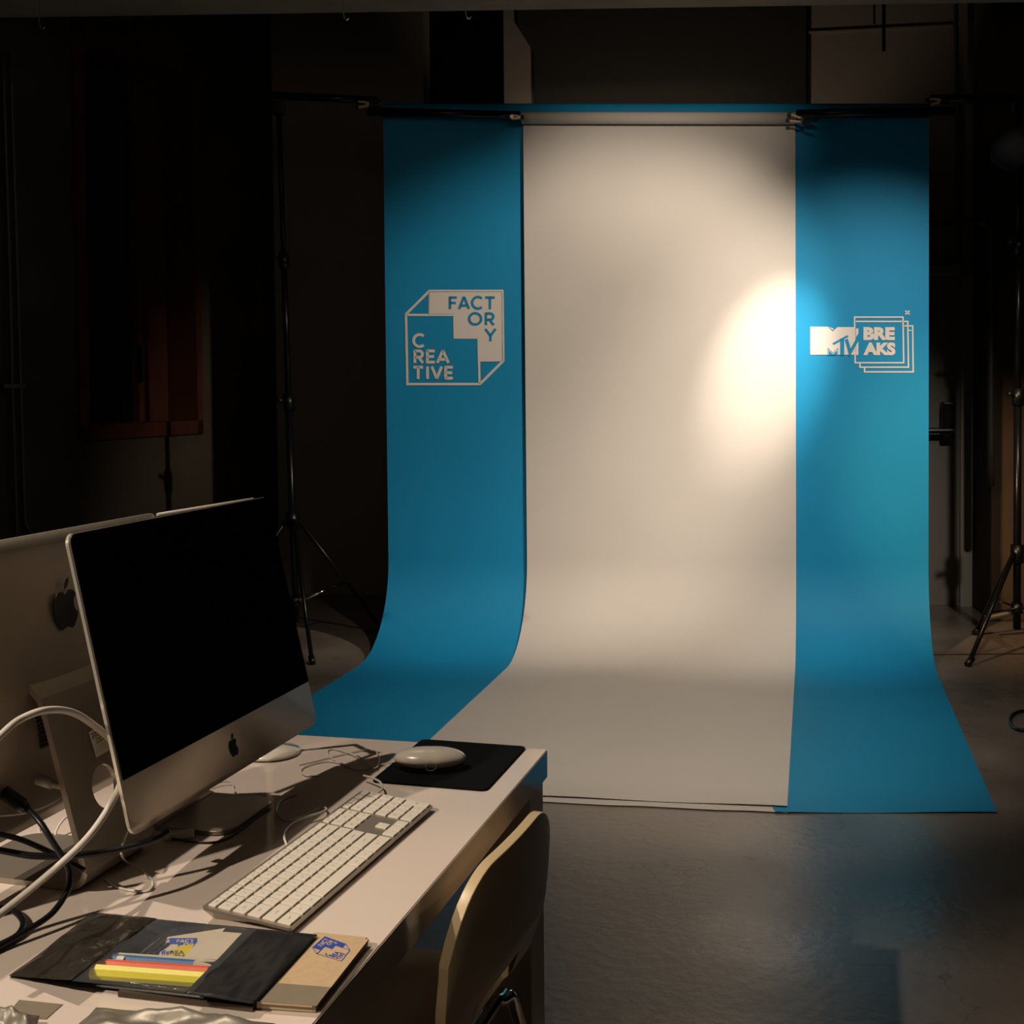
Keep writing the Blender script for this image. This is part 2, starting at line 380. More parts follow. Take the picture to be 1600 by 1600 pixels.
# hooks and hanging strips under the slab edge
for px, py, lab in [(62, 44, 'small wire hook under the ceiling edge above the dark window'), (537, 30, 'small wire hook under the ceiling edge left of the backdrop'), (728, 28, 'bright screw hook under the ceiling edge above the blue backdrop')]:
    q = PY(px, py, 5.7)
    pts = [Vector((q.x, q.y, SLZ)), q + Vector((0, 0, .02)), q + Vector((.012, 0, -.004)), q + Vector((.024, 0, .006))]
    tag(obj('ceiling_hook', tube(catmull(pts, 6), .003, 8), M['chrome'], smooth=True), lab, 'hook', 'hooks under the ceiling edge')
for px, yb, ww, lab in [(1381, 80, .018, 'long dark strap hanging from the ceiling over the blue backdrop'), (1366, 38, .010, 'short dark strap hanging beside the longer one above the backdrop')]:
    a = PY(px, -20, 6.9); b = PY(px, yb, 6.9)
    tag(obj('hanging_strap', box(((a.x+b.x)/2, 6.9, (4.6+b.z)/2), (ww, .01, 4.6-b.z), .002), M['black']), lab, 'strap', 'straps hanging from the ceiling')

# ================================================================ BACKDROPS
BA = -.10; bo = Vector((-.646, 6.466, 0)); bu = U(BA); bw = W(BA)
FD = -W(-.235)
ZL, ZR, WX, WID, WW = 2.740, 2.654, .725, 2.72, 1.35
def ztop(a): return ZL + (ZR - ZL) * a / WID
def fixx(p): return p
def edge_t(a, py, z=0):
    # length along the floor direction at which column a reaches image row py
    lo, hi = 0.3, 3.6
    for _ in range(40):
        m_ = (lo + hi)/2; q = bo + bu*a + FD*m_; q.z = z
        if to_px(q)[1] < py: lo = m_
        else: hi = m_
    return lo
def to_px(q):
    d = Vector(q) - Vector((0, 0, CAM_H)); cp, sp = math.cos(CAM_PITCH), math.sin(CAM_PITCH)
    dep = d.y*cp - d.z*sp; v = -(d.z*cp + d.y*sp); x = d.x/dep; y = v/dep
    c, s = math.cos(CAM_ROLL), math.sin(CAM_ROLL)
    return (800 + CAM_F*(x*c + y*s), CAM_CY + CAM_F*(-x*s + y*c))
def sheet(name, a0, a1, hang, R, z0, zoff_top, endf, m, parent, na=28, yl=None):
    bm = bmesh.new(); rows = []
    for i in range(na + 1):
        a = a0 + (a1-a0)*i/na; col = []
        zt = ztop(a) + zoff_top; L = endf(a)
        prof = []
        nv = 26
        for k in range(nv): prof.append((hang, zt + (R*1.15 - zt)*k/nv))
        ns = 22
        for k in range(ns + 1):
            t = math.pi/2 * k/ns
            prof.append((hang + R*1.15*(1-math.cos(t)), z0 + R*1.15*(1-math.sin(t)) * 1.0))
        f0 = hang + R*1.15
        nf = 22
        for k in range(1, nf + 1):
            prof.append((f0 + (L-f0)*k/nf, z0 + (.004*math.sin(a*5+1)**2 if k == nf else 0)))
        for f_, z in prof:
            q = bo + bu*a + FD*f_; q.z = z; col.append(bm.verts.new(q))
        rows.append(col)
    for c0, c1 in zip(rows, rows[1:]):
        for k in range(len(c0)-1): bm.faces.new((c0[k], c0[k+1], c1[k+1], c1[k]))
    bmesh.ops.recalc_face_normals(bm, faces=bm.faces)
    r = bmesh.ops.extrude_face_region(bm, geom=list(bm.faces))
    vs = [e for e in r['geom'] if isinstance(e, bmesh.types.BMVert)]
    for v in vs: v.co += Vector((0, .0012, .0012))
    o_ = obj(name, bm, m, parent, smooth=True, world=True); o_.data.set_sharp_from_angle(angle=.7); return o_
def along(a, f_=0, z=0): 
    q = bo + bu*a + FD*f_; q.z = z; return q
RB = .036; RWH = .030
blue = thing('paper_backdrop', 'wide blue paper backdrop hanging from the rear roll and sweeping onto the floor', 'backdrop', along(WID/2))
o = sheet('paper_sheet', 0, WID, 0, .40, .0015, -.01, lambda a: edge_t(a, 1225 + 46*(1 if a > 2.0 else 0)), M['blue_paper'], blue, 40)
# roll behind/above the sheet
def cyl_between(a, b, r, n=24): return tube([a, b], r, n)
ra = along(-.012, -RB + .0, ztop(0) + RB - .004); rb = along(WID + .0, -RB, ztop(WID) + RB - .004)
rl_ = obj('paper_roll', cyl_between(ra, rb, RB), M['blue_paper'], blue, True, True)
white = thing('paper_backdrop', 'narrower white paper backdrop hanging in front of the blue one', 'backdrop', along(WX + WW/2))
def wend(a): 
    return edge_t(a, 1246 + (a-WX-.5)*21)
HG = .022
o = sheet('paper_sheet', WX, WX + WW, HG, .40, .006, -.05, wend, M['white_paper'], white, 30)
wa_ = along(WX, HG + RWH, ztop(WX) - .022); wb_ = along(WX + WW, HG + RWH, ztop(WX+WW) - .022)
obj('paper_roll', cyl_between(wa_, wb_, RWH), M['white_paper'], white, True, True)

bm = bmesh.new(); L_ = []
for i in range(13):
    a = WX + WW*i/12; e = wend(a)
    L_.append([bm.verts.new(along(a, e - .03, .0035)), bm.verts.new(along(a, e + .046 + .004*math.sin(i*2.1), .0035))])
for p_, q_ in zip(L_, L_[1:]): bm.faces.new((p_[0], p_[1], q_[1], q_[0]))
obj('folded_edge', bm, M['white_paper'], white, world=True)
# logos printed on the blue sheet: drawn on the sheet's plane
NB = FD
def plane_map(off):
    def f(x, y):
        o_ = along(0, off, 0); n = bu.cross(Vector((0, 0, 1)))
        return PP(x, y, o_, n)
    return f
fm = plane_map(.003); fm2 = plane_map(.0045)
def zA(x, y, g=fm): return g(600 + x/7.273, 420 + y/7.273)
bm = bmesh.new()
stroke(bm, [(250, 515), (515, 252), (1345, 252), (1355, 1045), (1090, 1310), (266, 1310)], 28, zA, True)
poly(bm, [(510, 255), (1345, 255), (1355, 1052), (1066, 1056), (1060, 795), (790, 795), (785, 520), (510, 520)], zA)
stroke(bm, [(250, 524), (790, 524)], 26, zA); stroke(bm, [(1080, 1052), (1086, 1312)], 26, zA); stroke(bm, [(512, 258), (512, 530)], 14, zA)
glyphs(bm, [('C', 330, 742, 465, 890), ('R', 342, 925, 447, 1070), ('E', 485, 925, 577, 1070), ('A', 600, 925, 737, 1070),
            ('T', 333, 1110, 443, 1252), ('I', 480, 1110, 508, 1252), ('V', 538, 1110, 660, 1252), ('E', 693, 1110, 782, 1252)], 33, zA)
obj('printed_logo', bm, M['print_white'], blue, world=True)
bm = bmesh.new(); zA2 = lambda x, y: zA(x, y, fm2)
glyphs(bm, [('F', 745, 318, 828, 458), ('A', 848, 315, 972, 458), ('C', 995, 315, 1128, 458), ('T', 1150, 318, 1258, 458),
            ('O', 962, 498, 1110, 640), ('R', 1150, 500, 1253, 640), ('Y', 1145, 682, 1275, 824)], 29, zA2)
obj('printed_lettering', bm, M['print_blue'], blue, world=True)
def zB(x, y, g=fm): return g(1220 + x/6.667, 440 + y/6.667)
bm = bmesh.new()
poly(bm, [(305, 470), (490, 470), (540, 520), (592, 474), (765, 474), (765, 762), (305, 762)], zB)
poly(bm, [(500, 470), (552, 492), (540, 506)], zB)
poly(bm, [(782, 490), (808, 486), (808, 540), (782, 580)], zB); poly(bm, [(782, 640), (808, 590), (808, 765), (782, 765)], zB)
stroke(bm, [(768, 370), (1273, 370), (1280, 846), (774, 846)], 15, zB, True)
stroke(bm, [(780, 415), (1322, 415), (1330, 892), (824, 892), (824, 854)], 15, zB)
stroke(bm, [(1286, 462), (1373, 462), (1379, 941), (872, 941), (872, 899)], 15, zB)
stroke(bm, [(1331, 508), (1360, 508)], 12, zB)
stroke(bm, [(1297, 304), (1340, 342)], 15, zB); stroke(bm, [(1340, 304), (1297, 342)], 15, zB)
text_bm(bm, 'BRE', 860, 474, 1188, 610, zB, .06); text_bm(bm, 'AKS', 860, 634, 1195, 768, zB, .06)
obj('printed_logo', bm, M['print_white'], blue, world=True)
bm = bmesh.new(); zB2 = lambda x, y: zB(x, y, fm2)
stroke(bm, [(545, 650), (700, 566)], 22, zB2); stroke(bm, [(640, 592), (640, 768)], 42, zB2)
stroke(bm, [(682, 600), (700, 655), (722, 740), (745, 700), (806, 590)], 34, zB2)
stroke(bm, [(492, 764), (492, 694), (544, 742), (594, 694), (594, 764)], 5, zB2)
poly(bm, [(500, 766), (500, 716), (544, 756), (586, 716), (586, 766)], zB2)
obj('printed_lettering', bm, M['blue_paper'], blue, world=True)

# crossbars
bar = lambda name, pa, pb, r, label, grp=None: tag(obj(name, cyl_between(pa, pb, r, 16), M['stand'], smooth=True), label, 'crossbar', grp)
YB = 6.5
def barp(a, hang, dz): q = along(a, hang, ztop(a) + dz); return q
def at_bar(px, py, hang):      # a point on the vertical plane `hang` in front of the blue sheet
    return PP(px, py, along(0, hang, 0), bu.cross(Vector((0, 0, 1))))
bar('crossbar', at_bar(424, 149, -.036), at_bar(590, 157, -.036), .020, 'black crossbar end running from the left stand to the blue roll')
bar('crossbar', at_bar(1452, 155, -.036), at_bar(1590, 153, -.036), .022, 'black crossbar end running from the blue roll to the right stand')
bar('crossbar', at_bar(575, 174, .07), at_bar(812, 180, .07), .021, 'black tube left of the white roll in front of the blue sheet')
bar('crossbar', at_bar(1244, 178, .07), at_bar(1491, 173, .07), .021, 'black tube right of the white roll in front of the blue sheet')
# spring clamps
def clamp(px, py, hang, ang, label, k=1.0, flip=1):
    c = at_bar(px, py, hang)
    k *= .95; t = thing('spring_clamp', label, 'clamp', c, 0, 'spring clamps holding the paper rolls')
    R_ = Matrix.Rotation(BA, 4, 'Z') @ Matrix.Rotation(ang, 4, 'Y')
    for s in (1, -1):
        T = R_ @ Matrix.Rotation(s*.13, 4, 'Y')
        obj('jaw', box((-.03*flip*k, 0, s*.008), (.07*k, .02, .010), .003, mtx=T), M['clamp'], t)
        h = obj('handle', box((.045*flip*k, 0, -s*.010), (.07*k, .022, .012), .004, mtx=T), M['black'], t)
        obj('jaw_pad', box((-.068*flip*k, 0, s*.006), (.018, .024, .018), .004, mtx=T), M['black'], t)
    obj('spring', tube([R_ @ Vector((0, -.014, 0)), R_ @ Vector((0, .014, 0))], .010), M['chrome'], t)
clamp(575, 163, 0.0, .0, 'brass spring clamp at the left end of the blue roll', .9)
clamp(800, 183, .13, .05, 'brass spring clamp at the left end of the white roll', .8, -1)
clamp(1252, 188, .13, .25, 'open brass spring clamp at the right end of the white roll', 1.0)
clamp(1466, 158, 0.02, -.1, 'brass spring clamp at the right end of the blue roll', .8)

def light_stand(base, top_z, lean, feet, label, seg, rad=.40, hubz=.62):
    t = thing('backdrop_stand', label, 'stand', base)
    R_ = lambda z: Vector((lean[0]*z, lean[1]*z, z))
    zs = seg + [top_z]; prev = .12
    for i, z in enumerate(zs):
        r = .019 - .003*i
        p = obj('pole_section', tube([R_(prev), R_(z)], r, 14), M['stand'], t, True)
        if i < len(zs)-1:
            c = obj('collar', tube([R_(z-.05), R_(z+.035)], r + .010, 14), M['black'], t, True)
            obj('knob', tube([R_(z) + Vector((-.02, -.01, 0)), R_(z) + Vector((-.06, -.03, .01))], .010, 10), M['black'], c, True)
        prev = z
    obj('top_bracket', box((lean[0]*top_z + .0, 0, top_z + .01), (.06, .05, .07), .006), M['black'], t)
    obj('hub', tube([R_(hubz-.05), R_(hubz+.04)], .032, 14), M['black'], t, True)
    obj('lower_hub', tube([R_(.20), R_(.25)], .028, 14), M['black'], t, True)
    for ang in feet:
        d = Vector((math.cos(ang), math.sin(ang), 0))
        lg = obj('leg', tube([R_(hubz) + d*.03, d*rad*1.0 + Vector((0, 0, .012))], .011, 10), M['stand'], t, True)
        obj('rubber_foot', tube([d*(rad-.03) + Vector((0, 0, .036)), d*(rad+.012) + Vector((0, 0, .011))], .016, 10), M['black'], lg, True)
        mid = (R_(hubz) + d*.03)*.45 + (d*rad)*.55 + Vector((0, 0, .006))
        obj('brace', tube([R_(.225) + d*.02, mid], .007, 8), M['chrome'], lg, True)
    return t
q = at_bar(436, 160, -.036); base = Vector((q.x + .05, q.y, 0))
light_stand(base, q.z - .04, (-.05/2.7, 0), [math.radians(a) for a in (-72, 35, 165)], 'black tripod stand holding the left end of the crossbar', [1.28, 2.02], .52, .66)
q2 = at_bar(1592, 155, -.036)
light_stand(Vector((q2.x, q2.y, 0)), q2.z - .04, (0, 0), [math.radians(a) for a in (-140, -20, 95)], 'black tripod stand at the right end of the crossbar near a pillar', [1.28, 2.02], .45, .5)

# dark gear at the right edge
a = PZ(1540, 966, .12); b = PZ(1625, 948, .16)
tag(obj('tripod_leg', tube([a, b + Vector((.3, 0, .06))], .016, 12), M['pipe'], smooth=True), 'grey metal tube lying low beside the right stand', 'tube')
g = thing('dark_fixture', 'dark lamp head hanging in the black right corner', 'lamp', PY(1606, 250, 5.6))
obj('lamp_body', lathe([(.05, .0), (.09, .03), (.10, .12), (.06, .16)], 24, Matrix.Rotation(-.9, 4, 'Y')), M['blackmat'], g, True)
obj('lamp_arm', tube([(0, 0, .1), (.08, 0, .35), (.10, 0, SLZ - g.location.z)], .012), M['black'], g, True)
rp = [PZ(1600 + 22*math.cos(t) - 0, 1126 + 15*math.sin(t), .008) for t in [k*math.pi/9 for k in range(3, 17)]]
tag(obj('floor_cable', tube(catmull(rp, 3), .007, 8), M['rubber'], smooth=True), 'loop of dark cable lying on the floor at the right edge', 'cable')
# floor joint
a = PZ(1478, 1020, 0); b = PZ(1700, 1024, 0)
struct(obj('trim_4', box(((a.x+b.x)/2, (a.y+b.y)/2, .0005), ((b-a).length + 1.0, .014, .002), mtx=None), M['black']))

# ================================================================ DESK
DA = 1.2998; du, dw = U(DA), W(DA); DZ = .735
DC = Vector((.0546, 2.093, 0))
DM = Matrix.Translation(DC) @ Matrix.Rotation(DA, 4, 'Z')       # local x: along the desk away from us (ends at 0), y: across to the left
FA = math.atan(.045)                                             # far edge is not quite square
desk = thing('desk', 'long glossy white desk with thick top under the two computers', 'desk', DC, DA)
# far edge direction seen in the photo
pe = PZ(454, 1147.5, DZ) - DC; ex, ey = pe.dot(du), pe.dot(dw); sk = ex/ey
LEN, WDT, TH = 2.6, 1.5, .047
pl = [(0, 0), (sk*WDT, WDT), (-LEN, WDT), (-LEN, 0)]
bm = prism(pl, lambda x, y, d: Vector((x, y, DZ - d)), TH)
bmesh.ops.bevel(bm, geom=list(bm.edges), offset=.0012, segments=2, affect='EDGES')
obj('desk_top', bm, M['desk'], desk)
for cx_, cy_ in ((-.045, .05), (sk*WDT-.06, WDT-.06), (-LEN+.06, .05), (-LEN+.06, WDT-.06)):
    obj('leg', box((cx_, cy_, (DZ-TH)/2), (.085, .085, DZ-TH), .002), M['desk'], desk)

# ---------------------------------------------------------------- computers
def apple_bm(s, f):
    """fruit emblem: two lobes with a bite, and a leaf; s = height"""
    bm = bmesh.new()
    body = [(0, .70), (.10, .765), (.22, .775), (.33, .73), (.40, .65), (.33, .58), (.295, .48), (.31, .36), (.38, .27), (.425, .24),
            (.38, .12), (.31, .02), (.23, -.07), (.15, -.075), (.06, -.04), (0, -.03), (-.06, -.04), (-.15, -.075), (-.23, -.07), (-.32, .03),
            (-.40, .18), (-.43, .34), (-.42, .50), (-.36, .64), (-.26, .74), (-.14, .77)]
    c = catmull([Vector((x, y, 0)) for x, y in body] + [Vector((0, .70, 0))], 3)[:-1]
    a = [bm.verts.new(f(p.x*s, (p.y-.35)*s, 0)) for p in c]; b = [bm.verts.new(f(p.x*s, (p.y-.35)*s, .0006)) for p in c]
    bm.faces.new(a); bm.faces.new(b)
    for i in range(len(a)): bm.faces.new((a[i], a[(i+1) % len(a)], b[(i+1) % len(a)], b[i]))
    leaf = [(.02, .80), (.04, .92), (.12, 1.02), (.22, 1.06), (.20, .94), (.12, .85)]
    a = [bm.verts.new(f(x*s, (y-.35)*s, 0)) for x, y in leaf]; b = [bm.verts.new(f(x*s, (y-.35)*s, .0006)) for x, y in leaf]
    bm.faces.new(a); bm.faces.new(b)
    for i in range(6): bm.faces.new((a[i], a[(i+1) % 6], b[(i+1) % 6], b[i]))
    return bm
IW, IH, CH = .528, .3726, .067
def computer(label, loc, rz_, tilt, lift, front=True, sdx=0.0, footf=-.012, ybx=.05, hz_=.135):
    """local x: width, +y: behind the screen, z up; origin on the desk under the screen's lower edge"""
    t = thing('desktop_computer', label, 'computer', loc, rz_, 'desktop computers')
    T = Matrix.Translation((0, 0, lift)) @ Matrix.Rotation(-tilt, 4, 'X')    # panel frame: x, y back, z up
    # housing: rounded outline extruded 5 mm, then rings bulging backwards
    bm = bmesh.new(); cz = IH/2
    def bulge(x, z):
        bx_ = max(0, 1 - (abs(x)/(IW*.5))**2.2); bz = max(0, 1 - (abs(z-cz)/(IH*.5))**2.6)
        return .036 * (bx_*bz)**.62
    rings = []
    rc = (.014, .014, .014, .014)
    o0 = rrect(IW, IH, .014, 6, 0, cz); 
    rings.append([bm.verts.new(T @ Vector((x, 0, z))) for x, z in o0])
    rings.append([bm.verts.new(T @ Vector((x, .006, z))) for x, z in o0])
    for k in range(1, 12):
        f_ = 1 - k/12
        rings.append([bm.verts.new(T @ Vector((x*f_, .006 + bulge(x*f_, cz+(z-cz)*f_), cz + (z-cz)*f_))) for x, z in o0])
    n = len(o0)
    bm.faces.new(rings[0])
    for a, b in zip(rings, rings[1:]):
        for i in range(n): bm.faces.new((a[i], a[(i+1) % n], b[(i+1) % n], b[i]))
    bm.faces.new(rings[-1])
    hs = obj('housing', bm, M['alu'], t, True)
    # screen glass
    gh = IH - CH
    gz = CH + gh/2
    bm = prism(rrect(IW-.003, gh-.0015, [.0125, .0125, .001, .001], 6, 0, gz), lambda x, z, d: T @ Vector((x, -.0002 - d, z)), .0016)
    obj('screen', bm, M['glass'], t)
    obj('screen_edge', prism(rrect(IW+.0012, IH+.0012, .0146, 6, 0, cz), lambda x, z, d: T @ Vector((x, .0012 + d, z)), .0042), M['alu_edge'], t)
    obj('front_emblem', apple_bm(.027, lambda x, z, d: T @ Vector((x, -.0004 - d, CH/2 + z))), M['black'], t)
    nb = .042
    obj('back_emblem', apple_bm(.057, lambda x, z, d: T @ Vector((-x, .0064 + bulge(x, IH*.74 + z) + d, IH*.74 + z))), M['black'], t)
    # vents on the back below the hinge
    bm = bmesh.new()
    for k in range(9):
        zk = .112 + k*.0058; bm_box(bm, (0, .006 + bulge(.03, zk) + .0002, zk), (.132 - .0035*(8-k), .0026, .0028))
    bmesh.ops.transform(bm, matrix=T, verts=bm.verts)
    obj('vent', bm, M['black'], t)
    # stand: foot plate + neck, one bent sheet with a round cable hole in the neck
    sw = .150; th = .0075
    hp = T @ Vector((0, .036, hz_))           # hinge point on the back
    yb = hp.y + ybx
    st = []
    Rr = .022
    prof = [(hp.y, hp.z + .03), (hp.y + .018, hp.z + .012)]
    # centre line of the neck from hinge down to the bend
    na = (hp.y + .026, hp.z - .01); nbp = (yb, Rr)
    path = [prof[0], prof[1]] + [(na[0] + (nbp[0]-na[0])*k/8, na[1] + (nbp[1]-na[1])*k/8) for k in range(9)]
    path += [(yb - Rr + Rr*math.cos(math.radians(a)), Rr + .001 - Rr*math.sin(math.radians(a)) + th/2) for a in (15, 35, 55, 75, 90)]
    neckpts = [Vector((0, y, z)) for y, z in path]
    def strip(pts, w0_, hole=None):
        bm = bmesh.new(); xs = [-w0_/2, -w0_/2+.004, -.045, -.024, 0, .024, .045, w0_/2-.004, w0_/2]
        A = []; B = []
        for i, p in enumerate(pts):
            tt = (pts[min(i+1, len(pts)-1)] - pts[max(i-1, 0)]).normalized(); nn = Vector((0, -tt.z, tt.y))
            A.append([bm.verts.new(p + nn*th/2 + Vector((x, 0, 0))) for x in xs]); B.append([bm.verts.new(p - nn*th/2 + Vector((x, 0, 0))) for x in xs])
        ni, nj = len(pts), len(xs); F = set()
        for i in range(ni-1):
            for j in range(nj-1): F.add((i, j))
        for i, j in F:
            bm.faces.new((A[i][j], A[i+1][j], A[i+1][j+1], A[i][j+1])); bm.faces.new((B[i][j], B[i][j+1], B[i+1][j+1], B[i+1][j]))
        for i in range(ni-1):
            bm.faces.new((A[i][0], B[i][0], B[i+1][0], A[i+1][0])); bm.faces.new((A[i][-1], A[i+1][-1], B[i+1][-1], B[i][-1]))
        for j in range(nj-1):
            bm.faces.new((A[0][j], A[0][j+1], B[0][j+1], B[0][j])); bm.faces.new((A[-1][j], B[-1][j], B[-1][j+1], A[-1][j+1]))
        bmesh.ops.transform(bm, matrix=Matrix.Translation((sdx, 0, 0)), verts=bm.verts)
        return bm
    nk = obj('neck', strip(neckpts, sw), M['alu'], t)
    # round cable hole cut with a boolean (cutter applied, then removed)
    hc = Vector((sdx, na[0] + (nbp[0]-na[0])*.55, na[1] + (nbp[1]-na[1])*.55))
    cbm = bmesh.new(); bmesh.ops.create_cone(cbm, cap_ends=True, segments=40, radius1=.027, radius2=.027, depth=.12)
    bmesh.ops.transform(cbm, matrix=Matrix.Translation(hc) @ Matrix.Rotation(math.pi/2, 4, 'X'), verts=cbm.verts)
    cme = bpy.data.meshes.new('c'); cbm.to_mesh(cme); cbm.free(); co = bpy.data.objects.new('c', cme); COL.objects.link(co)
    co.parent = t
    md = nk.modifiers.new('hole', 'BOOLEAN'); md.operation = 'DIFFERENCE'; md.object = co; md.solver = 'EXACT'
    bpy.context.view_layer.update()
    dg = bpy.context.evaluated_depsgraph_get(); me = bpy.data.meshes.new_from_object(nk.evaluated_get(dg))
    nk.modifiers.clear(); nk.data = me; bpy.data.objects.remove(co)
    ring = [hc + Vector((.0275*math.cos(2*math.pi*k/40), 0, .0275*math.sin(2*math.pi*k/40))) for k in range(41)]
    # foot
    fl = yb - Rr*.9
    fo = prism(rrect(sw, fl - footf, [.004, .004, .03, .03], 8, sdx, (fl+footf)/2), lambda x, y, d: Vector((x, y, .0005 + d)), .0065)
    bmesh.ops.bevel(fo, geom=[e for e in fo.edges if e.calc_length() < 1], offset=.0008, segments=1, affect='EDGES')
    obj('foot', fo, M['alu'], t)
    t['hx'] = 0; del t['hx']
    return t, T, hc, (na, nbp, yb, sw)
du1 = Vector((.2707, .9627, 0)); dw1 = Vector((-.9627, .2707, 0))
c1 = Vector((-.4606, 1.4927, DZ)) + du1*.264
C1, T1, h1, g1 = computer('white-edged silver all-in-one computer with its black screen facing the chair', c1, 1.2965, .224, .0742, sdx=.02)
YAW2 = math.radians(74.0)
u2, w2 = U(YAW2), W(YAW2)
c2 = Vector((-.617, 1.612, DZ))
C2, T2, h2, g2 = computer('silver all-in-one computer seen from behind at the left edge with a sticker on its stand', c2, YAW2 + math.pi, .02, .056, footf=-.075, ybx=.078, hz_=.165)
# sticker on the neck of the rear-facing computer
na, nbp, yb, sw = g2
nd = (Vector((0, nbp[0], nbp[1])) - Vector((0, na[0], na[1]))); nl = nd.length; nd.normalize(); nn = Vector((0, -nd.z, nd.y))
if nn.y < 0: nn = -nn
def stk(x, y, off=.0045):     # x to the right seen from behind, y down along the neck, metres from hinge end
    p = Vector((-x, na[0], na[1])) + nd*y + nn*off; return p
sx0, sy0 = -.008, .036
def smap(off):
    c_, s_ = math.cos(-.06), math.sin(-.06)
    def f(x, y):
        x *= .001; y *= .001
        return stk(sx0 + x*c_ - y*s_, sy0 + x*s_ + y*c_, off)
    return f
sk_ = obj('asset_sticker', prism([(0, 0), (30, 0), (30, 34), (0, 34)], lambda x, y, d: smap(.0050 + d)(x, y), .0003), M['sticker'], C2)
bm = bmesh.new(); f3 = smap(.0057)
for i, ch in enumerate('203'): text_bm(bm, ch, 2.5 + i*6, 3, 7.5 + i*6, 10, f3, .02)
obj('printed_number', bm, M['sticker_red'], sk_, world=False)
bm = bmesh.new()
for i in range(4): stroke(bm, [(9 + i*5, 12.5), (13 + i*5, 12.5), (13 + i*5, 18), (9 + i*5, 18)], 1.3, f3, True)
obj('printed_mark', bm, M['sticker_green'], sk_)
bm = bmesh.new()
for yy in (22, 25, 28): stroke(bm, [(8, yy), (26, yy)], .6, f3)
obj('printed_lines', bm, M['legend'], sk_)

# ---------------------------------------------------------------- keyboard
KA = 1.255; kb_o = Vector((-.252, 1.3823, DZ))
kb = thing('keyboard', 'white wired keyboard with number pad on the desk', 'keyboard', kb_o, KA)
KL, KW = .430, .1145
def kh(y): return .008 + .011*y/KW
bm = bmesh.new()
out = rrect(KL, KW, .004, 4, KL/2, KW/2)
top = [bm.verts.new((x, y, kh(y))) for x, y in out]; mid = [bm.verts.new((x, y, kh(y)-.003)) for x, y in out]
bot = [bm.verts.new((KL/2 + (x-KL/2)*.93, .012 + y*.86, .0008)) for x, y in out]
bm.faces.new(top); bm.faces.new(bot[::-1]); n = len(out)
for a, b in ((top, mid), (mid, bot)):
    for i in range(n): bm.faces.new((a[i], a[(i+1) % n], b[(i+1) % n], b[i]))
obj('body', bm, M['alu'], kb)
rows = [  # y centre (from front), height, list of (x start u, width u, legend)
 (5, [(0, 1.28, 'esc')] + [(1.28 + i*1.056, 1.056, 'F%d' % (i+1)) for i in range(12)] + [(13.95, 1.05, '')]),
 (4, [(i, 1, c) for i, c in enumerate("`1234567890-=")] + [(13, 2, 'delete')]),
 (3, [(0, 1.5, 'tab')] + [(1.5 + i, 1, c) for i, c in enumerate("QWERTYUIOP[]")] + [(13.5, 1.5, '\\')]),
 (2, [(0, 1.75, 'caps')] + [(1.75 + i, 1, c) for i, c in enumerate("ASDFGHJKL;'")] + [(12.75, 2.25, 'return')]),
 (1, [(0, 2.25, 'shift')] + [(2.25 + i, 1, c) for i, c in enumerate("ZXCVBNM,./")] + [(12.25, 2.75, 'shift')]),
 (0, [(0, 1.55, 'ctrl'), (1.55, 1.3, 'alt'), (2.85, 1.45, 'cmd'), (4.3, 5.1, ''), (9.4, 1.45, 'cmd'), (10.85, 1.3, 'alt'), (12.15, 2.85, 'ctrl')])]
up = .019; X0 = .0045
ry = {0: .0125, 1: .0318, 2: .0508, 3: .0698, 4: .0888, 5: .1045}; rh = {0: .0165, 1: .016, 2: .016, 3: .016, 4: .016, 5: .0095}
keys = []
for r, L in rows:
    for x, w_, lg in L: keys.append((X0 + x*up, w_*up, ry[r], rh[r], lg))
nx = X0 + 15*up + .0045; px_ = nx + 3*up + .0045
for i in range(3): keys += [(nx + i*up, up, ry[5], rh[5], 'F%d' % (13+i)), (nx + i*up, up, ry[4], rh[4], ['fn', 'home', 'pgup'][i]), (nx + i*up, up, ry[3], rh[3], ['del', 'end', 'pgdn'][i]), (nx + i*up, up, ry[0], rh[0], '')]
keys.append((nx + up, up, ry[1], rh[1], ''))
for i in range(4): keys.append((px_ + i*up, up, ry[5], rh[5], 'F%d' % (16+i)))
for r, s in ((4, ['clear', '=', '/', '*']), (3, '789-'), (2, '456+'), (1, '123')):
    for i, c in enumerate(s): keys.append((px_ + i*up, up, ry[r], rh[r], c))
keys.append((px_ + 3*up, up, (ry[0]+ry[1])/2, .0355, 'enter')); keys.append((px_, 2*up, ry[0], rh[0], '0')); keys.append((px_ + 2*up, up, ry[0], rh[0], '.'))
slope = math.atan(.011/KW)
lbm = bmesh.new(); proto = {}
for x, w_, y, h, lg in keys:
    kw_ = w_ - .0030; key = (round(kw_, 4), round(h, 4))
    if key not in proto:
        bm = box((0, 0, .0009), (kw_, h, .0022), .0009, 2)
        o = obj('key', bm, M['key'], kb); proto[key] = o
    else:
        o = proto[key].copy(); COL.objects.link(o); o.parent = kb
    o.location = (x + w_/2, y, kh(y)); o.rotation_euler = (slope, 0, 0)
    if lg:
        s_ = .0026 if len(lg) > 1 else .0034
        lw_ = min(kw_*.7, s_*.62*len(lg)); cx_ = x + w_/2; 
        text_bm(lbm, lg, cx_ - lw_/2, -s_/2, cx_ + lw_/2, s_/2, lambda X, Y, y=y: Vector((X, y - Y, kh(y - Y) + .00215)))
obj('key_legends', lbm, M['legend'], kb)

